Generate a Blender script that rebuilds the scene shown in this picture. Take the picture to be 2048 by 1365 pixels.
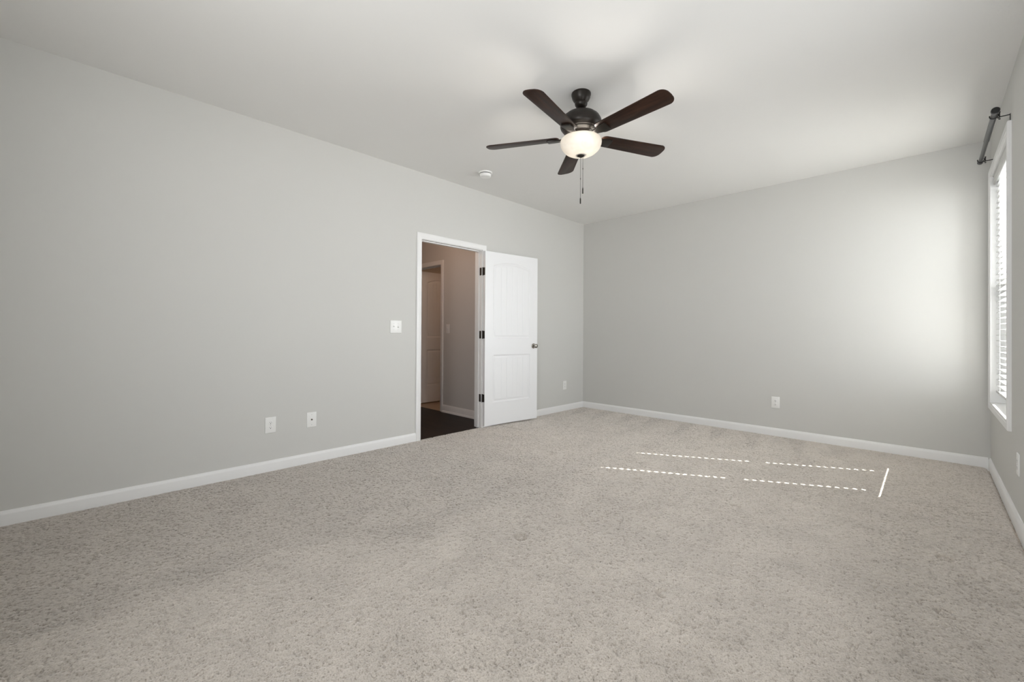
import bpy, bmesh, math, random
import numpy as np
from mathutils import Vector, Matrix

for o in list(bpy.data.objects):
    bpy.data.objects.remove(o, do_unlink=True)
scene = bpy.context.scene
COL = scene.collection
R = math.radians

# ------------------------------------------------------------------ room measures (metres)
W, L, H = 4.09, 5.94, 2.743          # width (x), length (-y), ceiling height
WT = 0.115                            # partition thickness
DY0, DY1, DTOP = -2.863, -2.042, 2.06 # bedroom door opening in the left wall
WY0, WY1, WZ0, WZ1 = -1.208, -0.140, 0.562, 2.393   # window opening in the right wall
HY = -1.74                            # hall wall plane

# ------------------------------------------------------------------ camera
F_PX, YAW, CY, CAM, ROLL, PITCH = 852.6251, 0.774549, 662.5967, (3.7226, -5.3367, 1.0993), 0.005961, 0.004873
fw = Vector((-math.sin(YAW) * math.cos(PITCH), math.cos(YAW) * math.cos(PITCH), math.sin(PITCH)))
rt = Vector((math.cos(YAW), math.sin(YAW), 0))
up = rt.cross(fw)
r2 = math.cos(ROLL) * rt + math.sin(ROLL) * up
u2 = -math.sin(ROLL) * rt + math.cos(ROLL) * up
cam_d = bpy.data.cameras.new('camera')
cam_d.sensor_fit = 'HORIZONTAL'
cam_d.sensor_width = 36.0
cam_d.lens = F_PX / 2048 * 36.0
cam_d.shift_y = -(682.5 - CY) / 2048
cam_d.clip_start = 0.02
cam = bpy.data.objects.new('camera', cam_d)
COL.objects.link(cam)
m = Matrix((r2, u2, -fw)).transposed().to_4x4()
m.translation = Vector(CAM)
cam.matrix_world = m
scene.camera = cam

# ------------------------------------------------------------------ view, sky, sun, daylight and fill lamps
scene.view_settings.view_transform = 'Standard'
scene.view_settings.look = 'None'
scene.view_settings.gamma = 1.0
scene.view_settings.use_curve_mapping = False
scene.view_settings.exposure = 0.14
scene.cycles.max_bounces = 14
scene.cycles.diffuse_bounces = 8
scene.cycles.transparent_max_bounces = 12
scene.cycles.use_denoising = True
scene.cycles.sample_clamp_indirect = 6.0

world = bpy.data.worlds.new('sky')
scene.world = world
world.use_nodes = True
bg = world.node_tree.nodes['Background']
bg.inputs['Color'].default_value = (0.93, 0.97, 1.0, 1)
bg.inputs['Strength'].default_value = 1.0

sun_d = bpy.data.lights.new('sun', 'SUN')
sun_d.energy = 35.0
sun_d.angle = R(0.30)
sun_d.color = (1.0, 0.96, 0.90)
sun = bpy.data.objects.new('sun', sun_d)
COL.objects.link(sun)
sun.location = (9, 2, 6)
sun.rotation_euler = Vector((-1.055, -0.59, -1.0)).to_track_quat('-Z', 'Y').to_euler()


def area(name, loc, direction, sx, sy, watts, color=(1, 1, 1)):
    d = bpy.data.lights.new(name, 'AREA')
    d.shape = 'RECTANGLE'
    d.size, d.size_y = sx, sy
    d.energy = watts
    d.color = color
    o = bpy.data.objects.new(name, d)
    COL.objects.link(o)
    o.location = loc
    o.rotation_euler = Vector(direction).to_track_quat('-Z', 'Y').to_euler()
    return o


# fill lamps added in two unseen openings, at the side and behind the camera
area('side_fill', (W + 0.08, -3.35, 1.48), (-1, 0, 0.35), 1.0, 1.75, 27, (0.96, 0.98, 1.0))
area('rear_fill', (2.95, -L - 0.06, 1.48), (0, 1, 0.30), 1.3, 1.75, 40, (0.96, 0.98, 1.0))
# daylight of the visible window, just outside its glass
area('daylight_window', (W + 0.80, -0.35, 1.60), (-1, 0, 0.10), 1.20, 1.90, 110, (0.97, 0.985, 1.0))

area('left_wall_fill', (W + 3.0, 0.95, 1.9), (-1, -0.5, 0.05), 1.7, 2.6, 110, (0.97, 0.985, 1.0))  # added fill lamp outside, placed to brighten the left wall


def point(name, loc, watts, color, rad=0.04):
    d = bpy.data.lights.new(name, 'POINT')
    d.energy = watts
    d.color = color
    d.shadow_soft_size = rad
    o = bpy.data.objects.new(name, d)
    COL.objects.link(o)
    o.location = loc
    return o


# ------------------------------------------------------------------ materials
def mat(name):
    mm = bpy.data.materials.new(name)
    mm.use_nodes = True
    return mm, mm.node_tree.nodes, mm.node_tree.links, mm.node_tree.nodes['Principled BSDF']


def simple(name, col, rough=0.5, metal=0.0, noise=None, bump=None, spec=0.5):
    """plain colour with slight procedural mottling and fine bump"""
    mm, n, l, b = mat(name)
    b.inputs['Roughness'].default_value = rough
    b.inputs['Metallic'].default_value = metal
    b.inputs['Specular IOR Level'].default_value = spec
    tc = n.new('ShaderNodeTexCoord')
    sc, amt = noise or (6.0, 0.02)
    nt = n.new('ShaderNodeTexNoise')
    nt.inputs['Scale'].default_value = sc
    nt.inputs['Detail'].default_value = 4
    l.new(tc.outputs['Object'], nt.inputs['Vector'])
    mx = n.new('ShaderNodeMix')
    mx.data_type = 'RGBA'
    mx.inputs['A'].default_value = (*[max(0, c * (1 - amt)) for c in col], 1)
    mx.inputs['B'].default_value = (*[min(1, c * (1 + amt)) for c in col], 1)
    l.new(nt.outputs['Fac'], mx.inputs['Factor'])
    l.new(mx.outputs['Result'], b.inputs['Base Color'])
    if bump:
        bs, bd = bump
        n2 = n.new('ShaderNodeTexNoise')
        n2.inputs['Scale'].default_value = bs
        n2.inputs['Detail'].default_value = 3
        l.new(tc.outputs['Object'], n2.inputs['Vector'])
        bp = n.new('ShaderNodeBump')
        bp.inputs['Strength'].default_value = 0.25
        bp.inputs['Distance'].default_value = bd
        l.new(n2.outputs['Fac'], bp.inputs['Height'])
        l.new(bp.outputs['Normal'], b.inputs['Normal'])
    return mm


M_WALL = simple('wall_paint', (0.625, 0.622, 0.603), 0.75, noise=(1.5, 0.012), bump=(260, 0.0006), spec=0.25)
M_CEIL = simple('ceiling_paint', (0.80, 0.797, 0.785), 0.9, noise=(1.5, 0.01), bump=(220, 0.0006), spec=0.1)
M_TRIM = simple('white_trim_paint', (0.83, 0.83, 0.83), 0.38, noise=(3, 0.01))
M_DOOR = simple('white_door_paint', (0.84, 0.845, 0.86), 0.42, noise=(3, 0.008), bump=(300, 0.0003))
M_HALLWALL = simple('hall_wall_dimmed', (0.56, 0.53, 0.51), 0.8, noise=(1.5, 0.012))  # the hall's low warm light is put into this wall colour
M_HALLTRIM = simple('hall_trim_dimmed', (0.74, 0.71, 0.70), 0.4, noise=(3, 0.01))  # white trim, darkened and warmed in colour for the dim hall light
M_PLASTIC = simple('white_plastic', (0.84, 0.84, 0.83), 0.32, noise=(8, 0.008))
M_DARKSLOT = simple('dark_slot', (0.03, 0.03, 0.03), 0.6)
M_SCREW = simple('painted_screw', (0.60, 0.60, 0.59), 0.35, metal=0.3)
M_BRONZE = simple('oil_rubbed_bronze', (0.020, 0.016, 0.013), 0.36, metal=0.15, noise=(30, 0.15), spec=0.32)
M_HINGE = simple('dark_bronze_hinge', (0.06, 0.052, 0.045), 0.42, metal=0.6, noise=(40, 0.2))
M_NICKEL = simple('satin_nickel', (0.40, 0.38, 0.35), 0.24, metal=1.0, noise=(30, 0.06))
M_GUN = simple('gunmetal_rod', (0.10, 0.10, 0.105), 0.34, metal=0.75, noise=(40, 0.08))
M_BLACK = simple('black_bracket', (0.018, 0.018, 0.018), 0.5, metal=0.3)
M_VINYL = simple('window_vinyl', (0.70, 0.71, 0.71), 0.4)
M_SLAT = simple('blind_slat', (0.64, 0.64, 0.63), 0.45, noise=(6, 0.01))
M_CORD = simple('white_cord', (0.80, 0.80, 0.78), 0.8)
M_TILE = simple('beige_tile', (0.40, 0.30, 0.21), 0.4, noise=(9, 0.10))


def wood(name, c1, c2, scale, rough, plank=None, axis='X'):
    mm, n, l, b = mat(name)
    b.inputs['Roughness'].default_value = rough
    b.inputs['Specular IOR Level'].default_value = 0.28
    tc = n.new('ShaderNodeTexCoord')
    mp = n.new('ShaderNodeMapping')
    mp.inputs['Scale'].default_value = scale
    l.new(tc.outputs['Object'], mp.inputs['Vector'])
    nt = n.new('ShaderNodeTexNoise')
    nt.inputs['Scale'].default_value = 1.0
    nt.inputs['Detail'].default_value = 6
    nt.inputs['Roughness'].default_value = 0.6
    nt.inputs['Distortion'].default_value = 0.4
    l.new(mp.outputs['Vector'], nt.inputs['Vector'])
    cr = n.new('ShaderNodeValToRGB')
    cr.color_ramp.elements[0].position = 0.32
    cr.color_ramp.elements[0].color = (*c1, 1)
    cr.color_ramp.elements[1].position = 0.70
    cr.color_ramp.elements[1].color = (*c2, 1)
    l.new(nt.outputs['Fac'], cr.inputs['Fac'])
    out = cr.outputs['Color']
    if plank:
        br = n.new('ShaderNodeTexBrick')
        br.inputs['Scale'].default_value = 1.0
        br.inputs['Brick Width'].default_value = plank[0]
        br.inputs['Row Height'].default_value = plank[1]
        br.inputs['Mortar Size'].default_value = 0.0015
        br.inputs['Color1'].default_value = (1, 1, 1, 1)
        br.inputs['Color2'].default_value = (0.62, 0.62, 0.62, 1)
        br.inputs['Mortar'].default_value = (0.35, 0.35, 0.35, 1)
        l.new(tc.outputs['Object'], br.inputs['Vector'])
        mx = n.new('ShaderNodeMix')
        mx.data_type = 'RGBA'
        mx.blend_type = 'MULTIPLY'
        mx.inputs['Factor'].default_value = 1.0
        l.new(out, mx.inputs['A'])
        l.new(br.outputs['Color'], mx.inputs['B'])
        out = mx.outputs['Result']
    l.new(out, b.inputs['Base Color'])
    return mm


M_BLADE = wood('walnut_blade', (0.010, 0.005, 0.003), (0.046, 0.019, 0.011), (3.0, 34.0, 34.0), 0.42)
M_HALLFLOOR = wood('dark_plank_floor', (0.008, 0.004, 0.003), (0.034, 0.018, 0.013), (3.0, 40.0, 10.0), 0.5, plank=(1.2, 0.125))


def glass_mat():
    mm, n, l, b = mat('window_glass')
    out = n['Material Output']
    tr = n.new('ShaderNodeBsdfTransparent')
    tr.inputs['Color'].default_value = (0.96, 0.97, 0.97, 1)
    gl = n.new('ShaderNodeBsdfGlossy')
    gl.inputs['Roughness'].default_value = 0.02
    fr = n.new('ShaderNodeFresnel')
    fr.inputs['IOR'].default_value = 1.3
    ms = n.new('ShaderNodeMixShader')
    l.new(fr.outputs['Fac'], ms.inputs['Fac'])
    l.new(tr.outputs['BSDF'], ms.inputs[1])
    l.new(gl.outputs['BSDF'], ms.inputs[2])
    l.new(ms.outputs['Shader'], out.inputs['Surface'])
    n.remove(b)
    return mm


M_GLASS = glass_mat()


def bowl_mat():
    """alabaster-look glass: lets the bulbs' light through diffusely"""
    mm, n, l, b = mat('alabaster_glass')
    out = n['Material Output']
    tc = n.new('ShaderNodeTexCoord')
    nt = n.new('ShaderNodeTexNoise')
    nt.inputs['Scale'].default_value = 11
    nt.inputs['Detail'].default_value = 5
    nt.inputs['Distortion'].default_value = 1.6
    l.new(tc.outputs['Object'], nt.inputs['Vector'])
    cr = n.new('ShaderNodeValToRGB')
    cr.color_ramp.elements[0].position = 0.30
    cr.color_ramp.elements[0].color = (0.86, 0.83, 0.78, 1)
    cr.color_ramp.elements[1].position = 0.62
    cr.color_ramp.elements[1].color = (0.93, 0.91, 0.87, 1)
    l.new(nt.outputs['Fac'], cr.inputs['Fac'])
    tl = n.new('ShaderNodeBsdfTranslucent')
    l.new(cr.outputs['Color'], tl.inputs['Color'])
    l.new(cr.outputs['Color'], b.inputs['Base Color'])
    b.inputs['Roughness'].default_value = 0.25
    ms = n.new('ShaderNodeMixShader')
    ms.inputs['Fac'].default_value = 0.55
    l.new(b.outputs['BSDF'], ms.inputs[1])
    l.new(tl.outputs['BSDF'], ms.inputs[2])
    l.new(ms.outputs['Shader'], out.inputs['Surface'])
    return mm


M_BOWL = bowl_mat()


def carpet_mat():
    mm, n, l, b = mat('beige_carpet')
    b.inputs['Roughness'].default_value = 1.0
    b.inputs['Specular IOR Level'].default_value = 0.05
    b.inputs['Sheen Weight'].default_value = 0.85
    b.inputs['Sheen Roughness'].default_value = 0.45
    b.inputs['Sheen Tint'].default_value = (1.0, 0.95, 0.91, 1)
    tc = n.new('ShaderNodeTexCoord')
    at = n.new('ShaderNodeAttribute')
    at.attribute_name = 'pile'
    n1 = n.new('ShaderNodeTexNoise')      # yarn flecks
    n1.inputs['Scale'].default_value = 185
    n1.inputs['Detail'].default_value = 3
    l.new(tc.outputs['Object'], n1.inputs['Vector'])
    cr = n.new('ShaderNodeValToRGB')
    cr.color_ramp.elements[0].position = 0.27
    cr.color_ramp.elements[0].color = (0.25, 0.21, 0.175, 1)
    cr.color_ramp.elements[1].position = 0.66
    cr.color_ramp.elements[1].color = (0.63, 0.572, 0.512, 1)
    el = cr.color_ramp.elements.new(0.43)
    el.color = (0.50, 0.45, 0.395, 1)
    l.new(n1.outputs['Fac'], cr.inputs['Fac'])
    n2 = n.new('ShaderNodeTexNoise')      # worn, matted patches
    n2.inputs['Scale'].default_value = 3.6
    n2.inputs['Detail'].default_value = 6
    n2.inputs['Roughness'].default_value = 0.65
    l.new(tc.outputs['Object'], n2.inputs['Vector'])
    mr = n.new('ShaderNodeMapRange')
    mr.inputs['From Min'].default_value = 0.3
    mr.inputs['From Max'].default_value = 0.7
    mr.inputs['To Min'].default_value = 0.70
    mr.inputs['To Max'].default_value = 0.89
    l.new(n2.outputs['Fac'], mr.inputs['Value'])
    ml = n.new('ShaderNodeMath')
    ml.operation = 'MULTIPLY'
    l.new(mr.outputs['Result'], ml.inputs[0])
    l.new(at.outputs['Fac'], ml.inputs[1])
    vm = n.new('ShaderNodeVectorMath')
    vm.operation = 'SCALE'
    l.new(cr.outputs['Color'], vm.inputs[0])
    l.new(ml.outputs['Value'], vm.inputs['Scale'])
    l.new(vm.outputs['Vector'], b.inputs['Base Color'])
    n3 = n.new('ShaderNodeTexNoise')
    n3.inputs['Scale'].default_value = 420
    n3.inputs['Detail'].default_value = 2
    l.new(tc.outputs['Object'], n3.inputs['Vector'])
    bp = n.new('ShaderNodeBump')
    bp.inputs['Strength'].default_value = 0.5
    bp.inputs['Distance'].default_value = 0.003
    l.new(n3.outputs['Fac'], bp.inputs['Height'])
    l.new(bp.outputs['Normal'], b.inputs['Normal'])
    return mm


M_CARPET = carpet_mat()


# ------------------------------------------------------------------ mesh helpers
def obj(name, bm, material, parent=None, smooth=None, loc=None):
    me = bpy.data.meshes.new(name)
    bmesh.ops.recalc_face_normals(bm, faces=bm.faces)
    bm.to_mesh(me)
    bm.free()
    me.materials.append(material)
    if smooth is not None:
        me.shade_smooth()
        if smooth < 180:
            me.set_sharp_from_angle(angle=R(smooth))
    o = bpy.data.objects.new(name, me)
    COL.objects.link(o)
    if parent:
        o.parent = parent
    if loc:
        o.location = loc
    return o


def NB():
    return bmesh.new()


def box(bm, x0, x1, y0, y1, z0, z1, bev=0.0, seg=2):
    vs = [bm.verts.new((x, y, z)) for x in (x0, x1) for y in (y0, y1) for z in (z0, z1)]
    idx = [(0, 1, 3, 2), (4, 6, 7, 5), (0, 4, 5, 1), (2, 3, 7, 6), (0, 2, 6, 4), (1, 5, 7, 3)]
    fs = [bm.faces.new([vs[i] for i in f]) for f in idx]
    if bev > 0:
        es = list({e for f in fs for e in f.edges})
        bmesh.ops.bevel(bm, geom=es, offset=bev, segments=seg, affect='EDGES', profile=0.5)
    return bm


def lathe(bm, prof, seg=48, axis='Z', origin=(0, 0, 0)):
    """prof: list of (radius, height)"""
    ox, oy, oz = origin
    rings = []
    for r, h in prof:
        ring = []
        if r < 1e-6:
            p = {'Z': (0, 0, h), 'Y': (0, h, 0), 'X': (h, 0, 0)}[axis]
            ring = [bm.verts.new((p[0] + ox, p[1] + oy, p[2] + oz))]
        else:
            for k in range(seg):
                a = 2 * math.pi * k / seg
                c, s = r * math.cos(a), r * math.sin(a)
                p = {'Z': (c, s, h), 'Y': (c, h, s), 'X': (h, c, s)}[axis]
                ring.append(bm.verts.new((p[0] + ox, p[1] + oy, p[2] + oz)))
        rings.append(ring)
    for a, b in zip(rings, rings[1:]):
        if len(a) == 1 and len(b) == 1:
            continue
        for k in range(seg):
            k2 = (k + 1) % seg
            if len(a) == 1:
                bm.faces.new((a[0], b[k], b[k2]))
            elif len(b) == 1:
                bm.faces.new((a[k], b[0], a[k2]))
            else:
                bm.faces.new((a[k], b[k], b[k2], a[k2]))
    for ring in (rings[0], rings[-1]):
        if len(ring) > 2:
            bm.faces.new(ring)
    return bm


def prism(bm, pts, z0, z1, bev=0.0):
    """extrude a closed xy polygon between two heights"""
    a = [bm.verts.new((x, y, z0)) for x, y in pts]
    b = [bm.verts.new((x, y, z1)) for x, y in pts]
    n = len(pts)
    fs = [bm.faces.new(a), bm.faces.new(b)]
    for k in range(n):
        fs.append(bm.faces.new((a[k], a[(k + 1) % n], b[(k + 1) % n], b[k])))
    if bev:
        es = list({e for f in fs[:2] for e in f.edges})
        bmesh.ops.bevel(bm, geom=es, offset=bev, segments=2, affect='EDGES', profile=0.5)
    return bm


def tube(bm, p0, p1, r, seg=12):
    p0, p1 = Vector(p0), Vector(p1)
    d = (p1 - p0).normalized()
    a = d.orthogonal().normalized()
    b = d.cross(a)
    rings = []
    for p in (p0, p1):
        rings.append([bm.verts.new(p + r * (math.cos(2 * math.pi * k / seg) * a + math.sin(2 * math.pi * k / seg) * b)) for k in range(seg)])
    for k in range(seg):
        bm.faces.new((rings[0][k], rings[0][(k + 1) % seg], rings[1][(k + 1) % seg], rings[1][k]))
    bm.faces.new(rings[0])
    bm.faces.new(rings[1])
    return bm


def run(bm, prof, length):
    """moulding run along +x: prof is a closed list of (out, z); 'out' goes to -y"""
    a = [bm.verts.new((0, -h, z)) for h, z in prof]
    b = [bm.verts.new((length, -h, z)) for h, z in prof]
    n = len(prof)
    bm.faces.new(a)
    bm.faces.new(b)
    for k in range(n):
        bm.faces.new((a[k], a[(k + 1) % n], b[(k + 1) % n], b[k]))
    return bm


CASING = [(0.0, 0.0), (0.0, 0.010), (0.004, 0.012), (0.014, 0.012), (0.018, 0.0145), (0.034, 0.016), (0.045, 0.0175),
          (0.050, 0.017), (0.054, 0.0155), (0.057, 0.012), (0.057, 0.0)]   # (distance from opening, proud of wall)


def casing(bm, fn, u0, u1, v0, v1, closed, prof=CASING):
    """mitred moulding around an opening; fn(u, v, h) -> world point"""
    rings = []
    if closed:
        corners = [(-1, -1, u0, v0), (-1, 1, u0, v1), (1, 1, u1, v1), (1, -1, u1, v0)]
    else:
        corners = [(-1, 0, u0, v0), (-1, 1, u0, v1), (1, 1, u1, v1), (1, 0, u1, v0)]
    for su, sv, u, v in corners:
        rings.append([bm.verts.new(fn(u + su * d, v + sv * d, h)) for d, h in prof])
    n = len(prof)
    pairs = list(zip(rings, rings[1:])) + ([(rings[-1], rings[0])] if closed else [])
    for a, b in pairs:
        for k in range(n):
            bm.faces.new((a[k], a[(k + 1) % n], b[(k + 1) % n], b[k]))
    if not closed:
        bm.faces.new(rings[0])
        bm.faces.new(rings[-1])
    return bm


def struct(o, label=None):
    o['kind'] = 'structure'
    if label:
        o['label'] = label
    return o


def empty(name, loc=(0, 0, 0), rot=(0, 0, 0)):
    o = bpy.data.objects.new(name, None)
    o.empty_display_size = 0.1
    COL.objects.link(o)
    o.location = loc
    o.rotation_euler = rot
    return o


def tag(o, label, cat, group=None):
    o['label'] = label
    o['category'] = cat
    if group:
        o['group'] = group
    return o


# ------------------------------------------------------------------ floor: cut-pile carpet with real tufts
def carpet():
    rng = np.random.default_rng(7)
    step = 0.0042
    nx, ny = int(W / step) + 1, int((L + 0.0) / step) + 1
    xs = np.linspace(0.0, W, nx)
    ys = np.linspace(-L, 0.0, ny)
    X, Y = np.meshgrid(xs, ys)                 # rows = y

    def vnoise(cx, cy, seed):
        g = np.random.default_rng(seed).random((int(L / cy) + 4, int(W / cx) + 4)).astype(np.float32)
        fx, fy = X / cx, (Y + L) / cy
        i, j = fy.astype(int), fx.astype(int)
        a, b_ = fy - i, fx - j
        a, b_ = a * a * (3 - 2 * a), b_ * b_ * (3 - 2 * b_)
        return (g[i, j] * (1 - a) * (1 - b_) + g[i + 1, j] * a * (1 - b_) + g[i, j + 1] * (1 - a) * b_ + g[i + 1, j + 1] * a * b_)

    n1 = vnoise(0.0072, 0.0072, 1)
    n2 = vnoise(0.012, 0.012, 2)
    n3 = rng.random(X.shape)
    t = 0.55 * n1 + 0.25 * n2 + 0.20 * n3
    pits = np.clip((0.42 - t) / 0.20, 0, 1)
    Z = 0.0024 * t - 0.0085 * pits ** 1.2
    low = vnoise(0.35, 0.35, 3)
    Z += 0.0015 * (low - 0.5)
    # dents left by furniture feet
    for cx, cy, a0, a1 in ((2.152, -3.653, 0, 360), (2.924, -3.585, 100, 300), (3.780, -2.327, 0, 360), (3.775, -2.919, 60, 330),
                           (2.152, -2.370, 30, 200), (2.838, -2.389, 0, 180)):
        rr = np.hypot(X - cx, Y - cy)
        ang = np.degrees(np.arctan2(Y - cy, X - cx)) % 360
        msk = np.ones_like(rr) if a1 - a0 >= 360 else ((ang > a0) & (ang < a1)).astype(float)
        Z -= 0.016 * np.exp(-((rr - 0.027) / 0.008) ** 2) * msk
        Z -= 0.003 * np.exp(-(rr / 0.02) ** 2)
    # carpet seam beside the door
    sx = np.clip((X - 0.06) / 0.36, 0, 1)
    Z -= 0.008 * np.exp(-((Y + 1.80 + 0.01 * np.sin(sx * 5)) / 0.006) ** 2) * ((X > 0.06) & (X < 0.42))
    # pile rolls down at the edges
    Z -= 0.010 * np.exp(-X / 0.012) * ((Y < DY0) | (Y > DY1))
    gap = vnoise(0.02, 0.02, 21)
    Z -= (0.012 + 0.016 * gap) * np.exp(-np.maximum(W - 0.018 - X, 0) / 0.008) + 0.010 * np.exp(Y / 0.014)
    co = np.stack([X + (rng.random(X.shape) - .5) * step * 0.7, Y + (rng.random(X.shape) - .5) * step * 0.7, Z], -1).reshape(-1, 3)
    idx = np.arange(nx * ny).reshape(ny, nx)
    q = np.stack([idx[:-1, :-1], idx[:-1, 1:], idx[1:, 1:], idx[1:, :-1]], -1).reshape(-1, 4)
    me = bpy.data.meshes.new('floor')
    me.vertices.add(len(co))
    me.vertices.foreach_set('co', co.astype(np.float32).ravel())
    me.loops.add(q.size)
    me.loops.foreach_set('vertex_index', q.astype(np.int32).ravel())
    me.polygons.add(len(q))
    me.polygons.foreach_set('loop_start', np.arange(0, q.size, 4, dtype=np.int32))
    me.update(calc_edges=True)
    me.shade_smooth()
    # direction the pile was brushed in: lanes along the room, combed strokes at the far wall
    w1 = vnoise(0.25, 0.55, 11)
    w2 = vnoise(0.09, 0.16, 12)
    sh = np.clip((Y + 4.75) / 0.8, 0, 1)
    edge = 1.46 + 0.36 * sh * sh * (3 - 2 * sh) + 0.20 * (w1 - 0.5) + 0.12 * (w2 - 0.5)
    s = np.clip((X - edge) / 0.34 + 0.5, 0, 1)
    s = s * s * (3 - 2 * s)
    pile = 0.945 + 0.055 * s
    along = np.clip((-1.6 - Y) / 0.8, 0, 1)
    pile -= 0.075 * np.exp(-((X - edge + 0.13) / 0.13) ** 2) * along * (0.3 + 1.2 * w1)
    pile += 0.05 * np.exp(-((X - edge - 0.17) / 0.12) ** 2) * along
    pile -= 0.07 * np.exp(-((Y + 4.22 + 0.1 * (w2 - .5)) / 0.12) ** 2) * np.exp(-((X - 2.6) / 0.22) ** 2)
    pile -= 0.05 * np.exp(-((Y + 1.95 + 0.15 * (w1 - .5)) / 0.10) ** 2) * np.exp(-((X - 2.4) / 0.6) ** 2)
    tooth = (X / 0.37 + 0.25 * w1 + Y * 0.35) % 1.0
    dep = np.clip(-Y / 0.95, 0, 1)
    pile -= 0.20 * np.clip((tooth - 0.08 - 0.52 * dep) / 0.06, 0, 1) * np.clip((0.68 - tooth) / 0.08, 0, 1) * np.clip((1 - dep) * 2.5, 0, 1) * np.clip((3.4 - X) / 0.6, 0, 1)
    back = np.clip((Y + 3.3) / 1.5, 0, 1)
    pile += 0.25 * back * back * (3 - 2 * back)  # far end lightened: freshly brushed pile, plus brightness put into the colour
    pile -= 0.16 * np.exp(-((X - 1.40 - 0.04 * (w2 - .5)) / 0.03) ** 2) * np.exp(-((Y + 5.41) / 0.09) ** 2)   # old spill
    pile += 0.04 * (vnoise(0.05, 0.10, 13) - 0.5)
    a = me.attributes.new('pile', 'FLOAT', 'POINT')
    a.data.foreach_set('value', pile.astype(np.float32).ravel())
    me.materials.append(M_CARPET)
    o = bpy.data.objects.new('floor', me)
    COL.objects.link(o)
    return struct(o, 'beige cut pile carpet with brushed lanes')


carpet()

# ------------------------------------------------------------------ shell of the bedroom
b = NB(); box(b, -WT, W + 0.16, -L - 0.12, 0.115, H, H + 0.12)
struct(obj('ceiling', b, M_CEIL), 'flat pale grey painted ceiling')

b = NB()
box(b, -WT, 0, -L, DY0 - 0.018, -0.02, H)
box(b, -WT, 0, DY1 + 0.018, 0, -0.02, H)
box(b, -WT, 0, DY0 - 0.018, DY1 + 0.018, DTOP + 0.018, H)
struct(obj('wall_left', b, M_WALL), 'long pale grey wall with the open doorway')

b = NB(); box(b, -WT, W + 0.16, 0, 0.115, -0.02, H)
struct(obj('wall_back', b, M_WALL), 'plain pale grey wall at the far end')

SY0, SY1 = -3.9, -2.8               # opening added in the right wall for a fill lamp, out of frame
b = NB()
X0, X1 = W, W + 0.16
box(b, X0, X1, WY1 + 0.012, 0, -0.02, H)
box(b, X0, X1, SY1, WY0 - 0.012, -0.02, H)
box(b, X0, X1, -L, SY0, -0.02, H)
box(b, X0, X1, WY0 - 0.012, WY1 + 0.012, -0.02, WZ0 - 0.012)
box(b, X0, X1, WY0 - 0.012, WY1 + 0.012, WZ1 + 0.012, H)
box(b, X0, X1, SY0, SY1, -0.02, WZ0)
box(b, X0, X1, SY0, SY1, WZ1, H)
struct(obj('wall_right', b, M_WALL), 'pale grey wall with the window and curtain rod')
fill_op = struct(empty('fill_opening', (W, (SY0 + SY1) / 2, WZ0)), 'added opening out of frame with a panel blocking the sun')  # casing added around the unseen fill opening
b = NB(); casing(b, lambda u, v, h: (-h * 1.25, u, v), -0.55, 0.55, 0, WZ1 - WZ0, True)
obj('casing', b, M_TRIM, fill_op, 30)
b = NB(); box(b, 0.135, 0.140, -0.55, 0.55, 0, WZ1 - WZ0)      # panel added to keep the sun out of this opening
obj('sun_block', b, simple('sun_block_white', (0.8, 0.8, 0.78), 0.9), fill_op)

b = NB()
box(b, -WT, 2.2, -L - 0.12, -L, -0.02, H)
box(b, 3.7, W + 0.16, -L - 0.12, -L, -0.02, H)
box(b, 2.2, 3.7, -L - 0.12, -L, -0.02, WZ0)
box(b, 2.2, 3.7, -L - 0.12, -L, WZ1, H)
struct(obj('wall_rear', b, M_WALL), 'pale grey wall behind the viewpoint with an opening added for fill light')  # its opening is added to let fill light in

BASE = [(0, -0.012), (0.014, -0.012), (0.014, 0.060), (0.0125, 0.066), (0.0095, 0.070), (0.0075, 0.076), (0.005, 0.081), (0, 0.082)]


def baseboard(name, p0, p1, label, prof=BASE, material=None, smooth=25):
    p0, p1 = Vector(p0), Vector(p1)
    bb = run(NB(), prof, (p1 - p0).length)
    o = obj(name, bb, material or M_TRIM, None, smooth)
    o.location = p0
    d = p1 - p0
    o.rotation_euler = (0, 0, math.atan2(d.y, d.x))
    return struct(o, label)


# run() puts the moulding on the right-hand side (-y) of its direction
baseboard('baseboard_left', (0, -L, 0), (0, DY0 - 0.063, 0), 'white baseboard along the left wall up to the doorway')
baseboard('baseboard_left.001', (0, DY1 + 0.063, 0), (0, 0, 0), 'white baseboard between the door and the far corner')
baseboard('baseboard_back', (0.014, 0, 0), (W - 0.014, 0, 0), 'white baseboard along the far wall')
baseboard('baseboard_right', (W, 0, 0), (W, -L, 0), 'white baseboard under the window')

# ------------------------------------------------------------------ doorway: frame as trim_1
trim1 = struct(empty('trim_1', (0, (DY0 + DY1) / 2, 0)), 'white door frame of the open doorway')
cy = (DY0 + DY1) / 2
b = NB()
casing(b, lambda u, v, h: (h, u - cy, v), DY0 - 0.006, DY1 + 0.006, -0.008, DTOP + 0.006, False)
obj('casing', b, M_TRIM, trim1, 30)
b = NB()
casing(b, lambda u, v, h: (-WT - h, u - cy, v), DY0 - 0.006, DY1 + 0.006, -0.008, DTOP + 0.006, False)
obj('hall_casing', b, M_HALLTRIM, trim1, 30)
b = NB()
box(b, -WT - 0.0005, 0.0005, DY0 - cy - 0.018, DY0 - cy, -0.010, DTOP, 0.0015)
box(b, -WT - 0.0005, 0.0005, DY1 - cy, DY1 - cy + 0.018, -0.010, DTOP, 0.0015)
box(b, -WT - 0.0005, 0.0005, DY0 - cy - 0.018, DY1 - cy + 0.018, DTOP, DTOP + 0.018, 0.0015)
obj('jamb', b, M_TRIM, trim1)
b = NB()   # door stop
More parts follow.
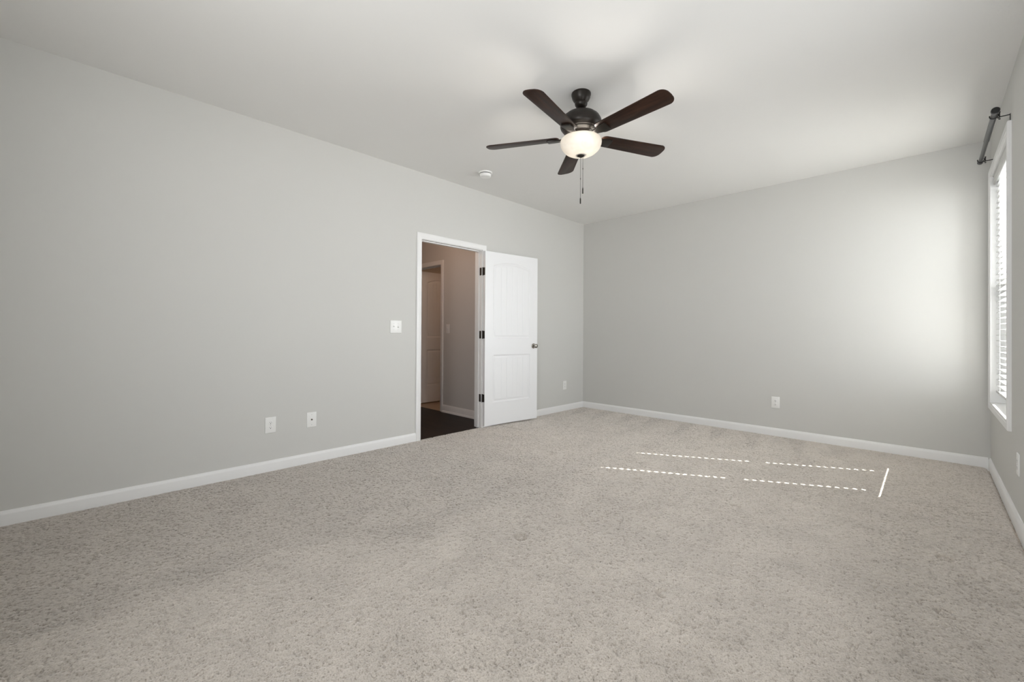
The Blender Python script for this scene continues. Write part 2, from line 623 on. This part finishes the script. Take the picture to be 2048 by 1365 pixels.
box(b, -0.075, -0.040, DY0 - cy, DY0 - cy + 0.011, -0.010, DTOP - 0.011, 0.003)
box(b, -0.075, -0.040, DY1 - cy - 0.011, DY1 - cy, -0.010, DTOP - 0.011, 0.003)
box(b, -0.075, -0.040, DY0 - cy, DY1 - cy, DTOP - 0.011, DTOP, 0.003)
obj('stop', b, M_TRIM, trim1)

# ------------------------------------------------------------------ moulded two-panel plank door
DW, DH, DT = 0.813, 2.032, 0.035


def panel_door_mesh():
    st = 0.0040
    nx, nz = int(DW / st) + 1, int(DH / st) + 1
    xs, zs = np.linspace(0, DW, nx), np.linspace(0, DH, nz)
    Xg, Zg = np.meshgrid(xs, zs)
    stile = 0.120

    def inset(top, bot, rise):
        """signed distance inwards from a panel outline whose top edge is an arc"""
        half = DW / 2 - stile
        if rise > 0:
            rad = (half * half + rise * rise) / (2 * rise)
            dt = rad - np.hypot(Xg - DW / 2, Zg - (top - rad))
        else:
            dt = top - Zg
        return np.minimum.reduce([Xg - stile, DW - stile - Xg, Zg - bot, dt])

    d = np.maximum(inset(DH - 0.108, 1.016, 0.052), inset(0.820, 0.264, 0.0))
    dep = np.interp(d, [0.0, 0.003, 0.010, 0.020, 0.027, 0.036, 0.040], [0, 0.0035, 0.0085, 0.0085, 0.0055, 0.0030, 0.0030])
    pw = (DW - 2 * (stile + 0.038)) / 6
    ph = np.abs(((Xg - stile - 0.038) / pw + 0.5) % 1.0 - 0.5) * pw
    groove = np.clip(1 - ph / 0.0050, 0, 1) * 0.0030 * np.clip((d - 0.040) / 0.004, 0, 1)
    dep = dep + groove
    front = np.stack([Xg, dep, Zg], -1).reshape(-1, 3)
    back = np.stack([Xg, DT - dep, Zg], -1).reshape(-1, 3)
    n = nx * nz
    idx = np.arange(n).reshape(nz, nx)
    qf = np.stack([idx[:-1, :-1], idx[:-1, 1:], idx[1:, 1:], idx[1:, :-1]], -1).reshape(-1, 4)
    faces = [qf, qf[:, ::-1] + n]
    ring = np.concatenate([idx[0, :-1], idx[:-1, -1], idx[-1, :0:-1], idx[:0:-1, 0]])
    r2_ = np.roll(ring, -1)
    faces.append(np.stack([ring, ring + n, r2_ + n, r2_], -1))
    q = np.concatenate(faces)
    co = np.concatenate([front, back])
    me = bpy.data.meshes.new('leaf')
    me.vertices.add(len(co))
    me.vertices.foreach_set('co', co.astype(np.float32).ravel())
    me.loops.add(q.size)
    me.loops.foreach_set('vertex_index', q.astype(np.int32).ravel())
    me.polygons.add(len(q))
    me.polygons.foreach_set('loop_start', np.arange(0, q.size, 4, dtype=np.int32))
    me.update(calc_edges=True)
    me.shade_smooth()
    me.set_sharp_from_angle(angle=R(50))
    me.materials.append(M_DOOR)
    return me


leaf_mesh = panel_door_mesh()
DOOR_A = 7.0
door = struct(empty('door_1', (0.052, -2.033, 0.021), (0, 0, R(90 - DOOR_A))), 'white two panel plank door standing open against the wall')
leaf = bpy.data.objects.new('leaf', leaf_mesh)
COL.objects.link(leaf)
leaf.parent = door


def knob(parent, x, z, sgn, y0):
    """rosette, neck and round knob; sgn=-1 towards the room"""
    b = NB()
    lathe(b, [(0.0, 0.0), (0.031, 0.0), (0.0325, 0.002), (0.0315, 0.005), (0.026, 0.0085), (0.016, 0.011), (0.0, 0.011)], 40, 'Y')
    ro = obj('rosette', b, M_NICKEL, parent, 40, (x, y0, z))
    b = NB()
    lathe(b, [(0.0, 0.010), (0.0115, 0.010), (0.0105, 0.018), (0.011, 0.026), (0.019, 0.032), (0.0255, 0.040), (0.027, 0.047),
              (0.0255, 0.054), (0.020, 0.059), (0.010, 0.0615), (0.0, 0.062)], 40, 'Y')
    kn = obj('door_knob', b, M_NICKEL, ro, 60)
    if sgn < 0:
        ro.rotation_euler = (0, 0, math.pi)
    return ro


knob(door, DW - 0.062, 0.918, -1, 0.0)
knob(door, DW - 0.062, 0.918, 1, DT)
b = NB(); box(b, DW - 0.0005, DW + 0.0015, 0.006, DT - 0.006, 0.918 - 0.028, 0.918 + 0.028, 0.0005, 1)
obj('latch', b, M_NICKEL, door)


def hinge(z):
    """leaf on the door edge, knuckle barrel, leaf on the jamb"""
    b = NB()
    hh = 0.0445
    # leaf on the hinge edge of the slab (plane x=0 of the door), rounded corners
    def rounded(c0, c1, rr, fn, th):
        pts = []
        for (cx, cz, a0) in ((c1 - rr, hh - rr, 0), (c0 + rr, hh - rr, 90), (c0 + rr, -hh + rr, 180), (c1 - rr, -hh + rr, 270)):
            for k in range(5):
                a = R(a0 + 90 * k / 4)
                pts.append((cx + rr * math.cos(a), cz + rr * math.sin(a)))
        v0 = [b.verts.new(fn(p, q, 0)) for p, q in pts]
        v1 = [b.verts.new(fn(p, q, th)) for p, q in pts]
        b.faces.new(v0); b.faces.new(v1)
        for k in range(len(pts)):
            b.faces.new((v0[k], v0[(k + 1) % len(pts)], v1[(k + 1) % len(pts)], v1[k]))
    rounded(0.004, DT + 0.001, 0.006, lambda p, q, t: (-0.0005 - t, p, q + z), 0.0022)
    # barrel just off the wall-side corner of the slab
    tube(b, (-0.0065, DT + 0.0045, z - hh - 0.003), (-0.0065, DT + 0.0045, z + hh + 0.003), 0.0062, 14)
    o = obj('hinge', b, M_HINGE, door, 40)
    # leaf let into the jamb, given in room coordinates
    b2 = NB()
    pts = []
    rr, c0, c1 = 0.006, -0.034, -0.001
    for (cx, cz, a0) in ((c1 - rr, hh - rr, 0), (c0 + rr, hh - rr, 90), (c0 + rr, -hh + rr, 180), (c1 - rr, -hh + rr, 270)):
        for k in range(5):
            a = R(a0 + 90 * k / 4)
            pts.append((cx + rr * math.cos(a), cz + rr * math.sin(a)))
    v0 = [b2.verts.new((p, DY1 - cy + 0.0003, q)) for p, q in pts]
    v1 = [b2.verts.new((p, DY1 - cy - 0.0022, q)) for p, q in pts]
    b2.faces.new(v0); b2.faces.new(v1)
    for k in range(len(pts)):
        b2.faces.new((v0[k], v0[(k + 1) % len(pts)], v1[(k + 1) % len(pts)], v1[k]))
    o2 = obj('hinge_leaf', b2, M_HINGE, trim1, 40, (0, 0, z + 0.021))
    return o


for hz in (1.795, 1.058, 0.321):
    hinge(hz)

# ------------------------------------------------------------------ hall and room beyond
b = NB(); box(b, -3.4, 0.004, -3.1, HY, -0.06, -0.006)
struct(obj('floor_hall', b, M_HALLFLOOR), 'dark wood plank floor of the hall')
b = NB(); box(b, -2.3, -WT, HY, 0.0, -0.06, -0.005)
struct(obj('floor_bathroom', b, M_TILE), 'beige tile floor beyond the hall door')
OX1, OX0 = -1.203, -1.203 - 0.72     # opening in the hall wall
b = NB()
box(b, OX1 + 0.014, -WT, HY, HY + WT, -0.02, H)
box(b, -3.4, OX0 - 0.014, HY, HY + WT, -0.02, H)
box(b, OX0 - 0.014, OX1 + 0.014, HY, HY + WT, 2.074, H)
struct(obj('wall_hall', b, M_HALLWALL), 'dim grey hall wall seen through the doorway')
b = NB()
box(b, -3.4, -WT, -3.1 - WT, -3.1, -0.02, H)
box(b, -3.4 - WT, -3.4, -3.1 - WT, HY + WT, -0.02, H)
struct(obj('wall_hall_end', b, M_HALLWALL), 'hall walls out of sight beside the doorway')
b = NB()
box(b, -2.3 - WT, -2.3, HY + WT, 0.0, -0.02, H)
box(b, -2.3 - WT, -WT, 0.0, 0.115, -0.02, H)
struct(obj('wall_bathroom', b, M_HALLWALL), 'dim wall of the room beyond the hall door')
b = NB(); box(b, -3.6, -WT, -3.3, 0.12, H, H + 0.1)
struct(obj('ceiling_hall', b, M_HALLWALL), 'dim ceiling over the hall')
SHOE = [(0, -0.010), (0.030, -0.010), (0.030, 0.004), (0.027, 0.012), (0.021, 0.017), (0.014, 0.019), (0.014, 0.070), (0.0095, 0.082),
        (0.0075, 0.088), (0.005, 0.094), (0, 0.095)]
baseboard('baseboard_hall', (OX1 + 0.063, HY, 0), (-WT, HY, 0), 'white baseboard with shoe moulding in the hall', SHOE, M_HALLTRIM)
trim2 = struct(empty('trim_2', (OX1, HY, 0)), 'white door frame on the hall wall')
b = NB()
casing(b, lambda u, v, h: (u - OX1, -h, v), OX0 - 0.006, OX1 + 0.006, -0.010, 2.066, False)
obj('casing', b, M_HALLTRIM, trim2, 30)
b = NB()
box(b, 0, 0.014, -0.0005, WT + 0.0005, -0.010, 2.06, 0.0015)
box(b, OX0 - OX1 - 0.014, OX0 - OX1, -0.0005, WT + 0.0005, -0.010, 2.06, 0.0015)
box(b, OX0 - OX1 - 0.014, 0.014, -0.0005, WT + 0.0005, 2.06, 2.074, 0.0015)
box(b, -0.011, 0, 0.045, 0.080, -0.010, 2.049, 0.003)
box(b, OX0 - OX1, 0, 0.045, 0.080, 2.049, 2.06, 0.003)
obj('jamb', b, M_HALLTRIM, trim2)
# the hall door stands open at a right angle, its face parallel to our left wall
door2 = struct(empty('door_2', (-1.872, HY + WT + 0.010, 0.012), (0, 0, R(90))), 'white panel door standing open beyond the hall')
leaf2 = bpy.data.objects.new('leaf', leaf_mesh)
COL.objects.link(leaf2)
leaf2.parent = door2
leaf2.scale = (0.70 / DW, 1, 1)
knob(door2, 0.70 - 0.062, 0.918, -1, 0.0)
point('hall_lamp_light', (-0.75, -2.75, 2.35), 7.5, (1.0, 0.70, 0.50), 0.10)
point('bathroom_lamp_light', (-1.0, -0.45, 2.35), 5.0, (1.0, 0.60, 0.36), 0.10)

# ------------------------------------------------------------------ window
win = struct(empty('window_1', (W, (WY0 + WY1) / 2, WZ0)), 'white double hung window with blind on the right wall')
wy, wz = (WY0 + WY1) / 2, WZ0
y0, y1, zt = WY0 - wy, WY1 - wy, WZ1 - wz
b = NB()
casing(b, lambda u, v, h: (-h * 1.25, u, v), y0, y1, 0, zt, True)
obj('casing', b, M_TRIM, win, 30)
b = NB()
box(b, -0.0005, 0.16, y0 - 0.012, y0, -0.012, zt + 0.012)
box(b, -0.0005, 0.16, y1, y1 + 0.012, -0.012, zt + 0.012)
box(b, -0.0005, 0.16, y0, y1, -0.012, 0)
box(b, -0.0005, 0.16, y0, y1, zt, zt + 0.012)
obj('jamb', b, M_TRIM, win)


def rect_frame(bm, x0, x1, a0, a1, c0, c1, wl, wb, wtp, bev=0.002):
    box(bm, x0, x1, a0, a0 + wl, c0, c1, bev)
    box(bm, x0, x1, a1 - wl, a1, c0, c1, bev)
    box(bm, x0, x1, a0 + wl, a1 - wl, c0, c0 + wb, bev)
    box(bm, x0, x1, a0 + wl, a1 - wl, c1 - wtp, c1, bev)


b = NB()
rect_frame(b, 0.090, 0.160, y0, y1, 0, zt, 0.042, 0.040, 0.036)
obj('frame', b, M_VINYL, win)
mid = 0.915
for nm, xx, c0, c1, lab in (('sash', 0.098, 0.036, mid + 0.022, 'lower sash'), ('sash', 0.127, mid - 0.022, zt - 0.032, 'upper sash')):
    b = NB()
    rect_frame(b, xx, xx + 0.027, y0 + 0.038, y1 - 0.038, c0, c1, 0.060, 0.058 if lab == 'lower sash' else 0.044, 0.044)
    s = obj(nm, b, M_VINYL, win)
    s['label'] = lab
    b = NB()
    box(b, xx + 0.012, xx + 0.015, y0 + 0.09, y1 - 0.09, c0 + 0.04, c1 - 0.04)
    obj('pane', b, M_GLASS, s)

# ground and neighbouring greenery are far below the blind's view: a pale driveway only
b = NB(); box(b, W + 0.2, W + 30, -25, 25, -0.5, -0.4)
struct(obj('ground', b, simple('pale_ground', (0.45, 0.44, 0.42), 0.9)), 'pale ground outside the window')

# ------------------------------------------------------------------ blind (hangs inside the window)
SX = 0.045                                     # slat centre, out from the wall plane
bl = tag(empty('window_blind', (W + SX, wy, WZ1)), 'white two inch slat blind hanging inside the window', 'window blind')
by0, by1 = y0 + 0.006, y1 - 0.006
b = NB()
box(b, -0.026, 0.026, by0, by1, -0.045, -0.001, 0.002)
obj('headrail', b, M_SLAT, bl)
b = NB()
prof = [(-0.034, -0.068), (-0.040, -0.064), (-0.041, -0.040), (-0.038, -0.030), (-0.038, -0.012), (-0.041, -0.004), (-0.036, -0.001), (-0.030, -0.001), (-0.030, -0.068)]
a_ = [b.verts.new((p, by0, q)) for p, q in prof]
b_ = [b.verts.new((p, by1, q)) for p, q in prof]
b.faces.new(a_); b.faces.new(b_)
for k in range(len(prof)):
    b.faces.new((a_[k], a_[(k + 1) % len(prof)], b_[(k + 1) % len(prof)], b_[k]))
obj('valance', b, M_SLAT, bl, 30)
PITCH_S = 0.0445
h1, h2 = -0.40 - wy, -1.00 - wy               # route holes for the lift cords
BOT = 0.645 - WZ1                              # bottom rail underside, from the top
b = NB()
z = -0.085
while z > BOT + 0.035:
    zz0, zz1 = z - 0.0014, z + 0.0014
    hw = 0.0254
    box(b, -hw, hw, by0, h2 - 0.009, zz0, zz1)
    box(b, -hw, hw, h2 + 0.009, h1 - 0.009, zz0, zz1)
    box(b, -hw, hw, h1 + 0.009, by1, zz0, zz1)
    for h_ in (h1, h2):
        box(b, -hw, -0.0135, h_ - 0.009, h_ + 0.009, zz0, zz1)
        box(b, 0.0135, hw, h_ - 0.009, h_ + 0.009, zz0, zz1)
    z -= PITCH_S
obj('slat_panel', b, M_SLAT, bl)
b = NB(); box(b, -0.0254, 0.0254, by0, by1, BOT, BOT + 0.016, 0.003)
obj('bottom_rail', b, M_SLAT, bl)
for h_ in (h1, h2):
    b = NB()
    for xx in (-0.0262, 0.0262):
        tube(b, (xx, h_, BOT + 0.010), (xx, h_, -0.045), 0.0011, 6)
    obj('ladder_cord', b, M_CORD, bl)

# ------------------------------------------------------------------ curtain rod
RX, RZ = 4.020, 2.520
rod = tag(empty('curtain_rod', (RX, -0.73, RZ)), 'dark metal curtain rod on black brackets above the window', 'curtain rod')
b = NB(); tube(b, (0, -0.545, 0), (0, 0.02, 0), 0.0150, 20)
obj('outer_tube', b, M_GUN, rod, 40)
b = NB(); tube(b, (0, 0.0, 0), (0, 0.535, 0), 0.0122, 20)
obj('inner_tube', b, M_GUN, rod, 40)
for s, yy, rr in ((-1, -0.540, 0.0205), (1, 0.530, 0.0175)):
    b = NB()
    lathe(b, [(0.0, -0.004), (rr * 0.80, -0.004), (rr * 0.86, 0.0), (rr * 0.90, 0.010), (rr, 0.018), (rr, 0.034), (rr * 0.92, 0.036), (rr * 0.9, 0.034), (0, 0.034)], 32, 'Y')
    f = obj('finial', b, M_GUN, rod, 40, (0, yy, 0))
    if s < 0:
        f.rotation_euler = (0, 0, math.pi)
    b = NB(); lathe(b, [(0, 0.0335), (rr * 0.9, 0.0335), (rr * 0.88, 0.0355), (0, 0.0365)], 32, 'Y')
    obj('end_cap', b, M_BLACK, f, 40)
for yy in (-1.206 + 0.73, -0.244 + 0.73):
    b = NB()
    ox = W - RX
    box(b, ox - 0.0025, ox + 0.0002, yy - 0.008, yy + 0.008, -0.075, -0.008, 0.001)      # wall plate
    tube(b, (ox - 0.002, yy, -0.014), (0.024, yy, -0.014), 0.0034, 8)                     # arm
    tube(b, (0.026, yy, -0.016), (0.015, yy, -0.0195), 0.0040, 8)
    tube(b, (0.024, yy, -0.018), (0.024, yy, 0.016), 0.0030, 8)                           # thumb screw post
    lathe(b, [(0, 0), (0.005, 0), (0.005, 0.005), (0, 0.005)], 12, 'Z', (0.024, yy, 0.014))
    lathe(b, [(0, 0), (0.005, 0), (0.005, 0.005), (0, 0.005)], 12, 'Z', (0.024, yy, -0.030))
    # open cradle under the rod
    pts = [(0.0190 * math.cos(R(a)), 0.0190 * math.sin(R(a))) for a in range(165, 396, 11)]
    for (p, q), (p2, q2) in zip(pts, pts[1:]):
        tube(b, (p, yy, q), (p2, yy, q2), 0.0030, 8)
    obj('bracket', b, M_BLACK, rod, 40)

# ------------------------------------------------------------------ ceiling fan
FX, FY = 2.019, -2.933
fan = tag(empty('ceiling_fan', (FX, FY, H)), 'five blade dark bronze ceiling fan with lit glass bowl', 'ceiling fan')


def fz(z):
    return z - H


b = NB()
lathe(b, [(0.0, 0.0), (0.064, 0.0), (0.066, -0.004), (0.066, -0.014), (0.063, -0.022), (0.061, -0.034), (0.054, -0.048), (0.044, -0.060),
          (0.0405, -0.064), (0.043, -0.068), (0.043, -0.073), (0.040, -0.084), (0.032, -0.094), (0.018, -0.099), (0.0, -0.099)], 56)
obj('canopy', b, M_BRONZE, fan, 35)
b = NB(); tube(b, (0, 0, fz(2.660)), (0, 0, fz(2.600)), 0.0125, 24)
obj('downrod', b, M_BRONZE, fan, 40)
b = NB()
lathe(b, [(0.0, fz(2.618)), (0.030, fz(2.618)), (0.034, fz(2.612)), (0.070, fz(2.606)), (0.102, fz(2.594)), (0.124, fz(2.576)), (0.137, fz(2.552)),
          (0.1415, fz(2.528)), (0.1415, fz(2.516)), (0.138, fz(2.506)), (0.130, fz(2.496)), (0.122, fz(2.490)), (0.1225, fz(2.486)),
          (0.116, fz(2.482)), (0.1165, fz(2.478)), (0.108, fz(2.470)), (0.094, fz(2.466)), (0.092, fz(2.462)), (0.080, fz(2.461)), (0.0, fz(2.461))], 72)
obj('motor_housing', b, M_BRONZE, fan, 30)
b = NB()
lathe(b, [(0, fz(2.463)), (0.046, fz(2.463)), (0.046, fz(2.455)), (0.034, fz(2.452)), (0.034, fz(2.438)), (0.050, fz(2.436)), (0.060, fz(2.430)), (0.062, fz(2.420)), (0, fz(2.420))], 48)
obj('light_kit', b, M_BRONZE, fan, 30)
b = NB()
outer = [(0.128, 2.407), (0.1335, 2.403), (0.1375, 2.394), (0.1385, 2.384), (0.1365, 2.370), (0.130, 2.352), (0.119, 2.336), (0.102, 2.320), (0.080, 2.308), (0.055, 2.300), (0.028, 2.2965), (0.008, 2.296)]
inner = [(r_ - 0.004 if r_ > 0.02 else r_, z_ + 0.004) for r_, z_ in reversed(outer)]
inner[-1] = (0.1245, 2.407)
pr = outer + inner
rings = []
pr = [(r_ * 1.0145, z_ + 0.020) for r_, z_ in pr]
for r_, z_ in pr:
    rings.append([b.verts.new((r_ * math.cos(2 * math.pi * k / 64), r_ * math.sin(2 * math.pi * k / 64), fz(z_))) for k in range(64)])
for p, q in zip(rings, rings[1:] + rings[:1]):
    for k in range(64):
        b.faces.new((p[k], q[k], q[(k + 1) % 64], p[(k + 1) % 64]))
bowl = obj('glass_bowl', b, M_BOWL, fan, 60)
b = NB()
lathe(b, [(0, fz(2.3300)), (0.020, fz(2.3290)), (0.033, fz(2.3255)), (0.034, fz(2.3220)), (0.029, fz(2.3180)), (0.024, fz(2.3160)), (0.022, fz(2.3120)),
          (0.016, fz(2.3080)), (0.008, fz(2.3050)), (0, fz(2.3045))], 40)
obj('finial', b, M_BRONZE, bowl, 40)

BZ, BR0, BR1 = 2.444, 0.150, 0.675


def blade_outline():
    pts = []
    wi, wo = 0.054, 0.0675
    def arc(cx, cyy, rr, a0, a1, n=7):
        for k in range(n):
            a = R(a0 + (a1 - a0) * k / (n - 1))
            pts.append((cx + rr * math.cos(a), cyy + rr * math.sin(a)))
    ro, ri = 0.046, 0.030
    arc(BR1 - ro, wo - ro, ro, 85, 8)
    pts.append((BR1 + 0.002, 0.0))
    arc(BR1 - ro, -wo + ro, ro, -8, -85)
    arc(BR0 + ri, -wi + ri, ri, -92, -175)
    arc(BR0 + ri, wi - ri, ri, 175, 92)
    return pts


def blade_mesh():
    b = NB()
    prism(b, blade_outline(), -0.003, 0.003, 0.0012)
    return b


def iron_mesh():
    b = NB()
    o_ = [(0.062, 0.017), (0.110, 0.016), (0.140, 0.020), (0.165, 0.030), (0.186, 0.036), (0.226, 0.036), (0.232, 0.030)]
    pts = o_ + [(p, -q) for p, q in reversed(o_)]
    prism(b, pts, -0.0145, -0.0035, 0.002)
    o_ = [(0.180, 0.030), (0.224, 0.030)]
    return b


for k in range(5):
    ang = R(-79.3 + 72 * k)
    bo = obj('blade', blade_mesh(), M_BLADE, fan, 40, (0, 0, fz(BZ)))
    bo.rotation_euler = (R(-12), 0, 0)
    bo.rotation_euler = (Matrix.Rotation(ang, 3, 'Z') @ Matrix.Rotation(R(-12), 3, 'X')).to_euler()
    obj('blade_iron', iron_mesh(), M_BRONZE, bo, 40)

for (dx, z_end, lab) in ((-0.0015, 1.987, None), (0.0145, 2.056, None)):
    px, py = dx * 0.714, dx * 0.70
    b = NB()
    tube(b, (px, py, fz(2.31)), (px, py, fz(z_end + 0.036)), 0.0013, 8)
    lathe(b, [(0, 0), (0.0026, 0.002), (0.0026, 0.010), (0, 0.012)], 10, 'Z', (px, py, fz(z_end + 0.165)))
    pc = obj('pull_chain', b, M_HINGE, fan, 40)
    b = NB()
    lathe(b, [(0, 0), (0.0035, 0.0), (0.0042, 0.002), (0.0042, 0.033), (0.0026, 0.038), (0.0015, 0.044), (0, 0.044)], 14, 'Z', (px, py, fz(z_end)))
    obj('pull_fob', b, M_BRONZE, pc, 40)
point('fan_bulb_light', (FX, FY, 2.388), 15.0, (1.0, 0.95, 0.88), 0.03)

# ------------------------------------------------------------------ smoke detector
sd = tag(empty('smoke_detector', (0.473, -2.418, H)), 'small round white smoke detector on the ceiling near the doorway wall', 'smoke detector')
b = NB(); lathe(b, [(0, 0), (0.0690, 0), (0.0690, -0.010), (0.066, -0.0135), (0, -0.0135)], 48)
obj('mounting_base', b, M_PLASTIC, sd, 35)
b = NB(); lathe(b, [(0, -0.012), (0.0560, -0.012), (0.0560, -0.0205), (0, -0.0205)], 48)
obj('vent_gap', b, M_DARKSLOT, sd, 35)
b = NB(); lathe(b, [(0, -0.0200), (0.0600, -0.0200), (0.0605, -0.0225), (0.0575, -0.036), (0.052, -0.045), (0.042, -0.0485), (0.030, -0.0495), (0.012, -0.0495), (0.0115, -0.048), (0, -0.048)], 48)
obj('cover', b, M_PLASTIC, sd, 35)

# ------------------------------------------------------------------ wall plates.  local frame: x along the wall, z up, -y into the room


def plate(bm, w, h):
    box(bm, -w / 2, w / 2, -0.0060, 0.0003, -h / 2, h / 2, 0.0028, 3)


def screw(parent, x, z):
    b = NB()
    lathe(b, [(0, 0), (0.0032, 0), (0.0028, -0.0009), (0, -0.0013)], 14, 'Y', (x, -0.0060, z))
    return obj('screw', b, M_SCREW, parent, 40)


def make_outlet(loc, rz, label, group=None):
    t = tag(empty('wall_outlet', loc, (0, 0, rz)), label, 'wall outlet', group)
    b = NB(); plate(b, 0.078, 0.124)
    obj('cover_plate', b, M_PLASTIC, t, 40)
    for zc in (0.0195, -0.0195):
        b = NB()
        pts = []
        for k in range(40):
            a = 2 * math.pi * k / 40
            pts.append((0.0172 * math.cos(a), max(-0.0135, min(0.0135, 0.0172 * math.sin(a)))))
        prism(b, pts, 0.0, 0.0016, 0.0005)
        f = obj('receptacle', b, M_PLASTIC, t, 30, (0, -0.0058, zc))
        f.rotation_euler = (R(90), 0, 0)
        b = NB()
        box(b, -0.0078, -0.0052, -0.0005, 0.0055, 0.0004, 0.0019)
        box(b, 0.0052, 0.0075, 0.0002, 0.0055, 0.0004, 0.0019)
        prism(b, [(0.0030 * math.cos(R(a)), -0.0068 + 0.0030 * math.sin(R(a))) for a in range(0, 360, 24)], 0.0004, 0.0019)
        obj('socket_slot', b, M_DARKSLOT, f)
    screw(t, 0, 0)
    return t


OUT_L = R(90)       # faces +x (on the left wall)
make_outlet((0, -4.258, 0.361), OUT_L, 'white duplex outlet beside the cable jack plate, low on the doorway wall')
make_outlet((0, -0.453, 0.361), OUT_L, 'small white outlet low on the wall between open door and far corner')
make_outlet((2.526, 0, 0.361), 0.0, 'white duplex outlet low in the middle of the plain far wall')
make_outlet((W, -1.565, 0.366), R(-90), 'white duplex outlet seen edge on, on the window wall below the casing')

t = tag(empty('cable_plate', (0, -3.944, 0.361), (0, 0, OUT_L)), 'white plate with one dark cable jack, between outlet and doorway', 'cable plate')
b = NB(); plate(b, 0.078, 0.124)
obj('cover_plate', b, M_PLASTIC, t, 40)
b = NB()
lathe(b, [(0.0, -0.004), (0.0072, -0.004), (0.0072, -0.0085), (0.0050, -0.0088), (0.0050, -0.016), (0.0036, -0.016), (0.0, -0.016)], 6, 'Y')
obj('jack', b, simple('brass_jack', (0.10, 0.085, 0.06), 0.35, metal=0.8), t)
screw(t, 0, 0.042); screw(t, 0, -0.042)


def make_switch(loc, rz, gangs, w, label, material, states, decora=False):
    t = tag(empty('light_switch', loc, (0, 0, rz)), label, 'light switch')
    b = NB(); plate(b, w, 0.124)
    obj('cover_plate', b, material, t, 40)
    for x, st in zip(gangs, states):
        b = NB()
        box(b, x - 0.0055, x + 0.0055, -0.0066, -0.0050, -0.0125, 0.0125, 0.0006, 1)
        sl = obj('switch_slot', b, M_SCREW, t)
        b = NB()
        s = 1 if st else -1
        pts = [(-0.0058, -0.0085), (-0.0058, 0.0085), (-0.0165, s * 0.0115), (-0.0175, s * 0.0065)]
        v0 = [b.verts.new((x - 0.0043, p, q)) for p, q in pts]
        v1 = [b.verts.new((x + 0.0043, p, q)) for p, q in pts]
        b.faces.new(v0); b.faces.new(v1)
        for k in range(4):
            b.faces.new((v0[k], v0[(k + 1) % 4], v1[(k + 1) % 4], v1[k]))
        obj('toggle', b, material, t)
        screw(t, x, 0.030); screw(t, x, -0.030)
    return t


make_switch((0, -3.156, 1.155), OUT_L, (-0.023, 0.023), 0.124, 'white double toggle light switch beside the doorway casing', M_PLASTIC, (True, False))
make_switch((-1.035, HY, 1.155), 0.0, (0.0,), 0.078, 'single toggle light switch on the dim hall wall', M_HALLTRIM, (True,))
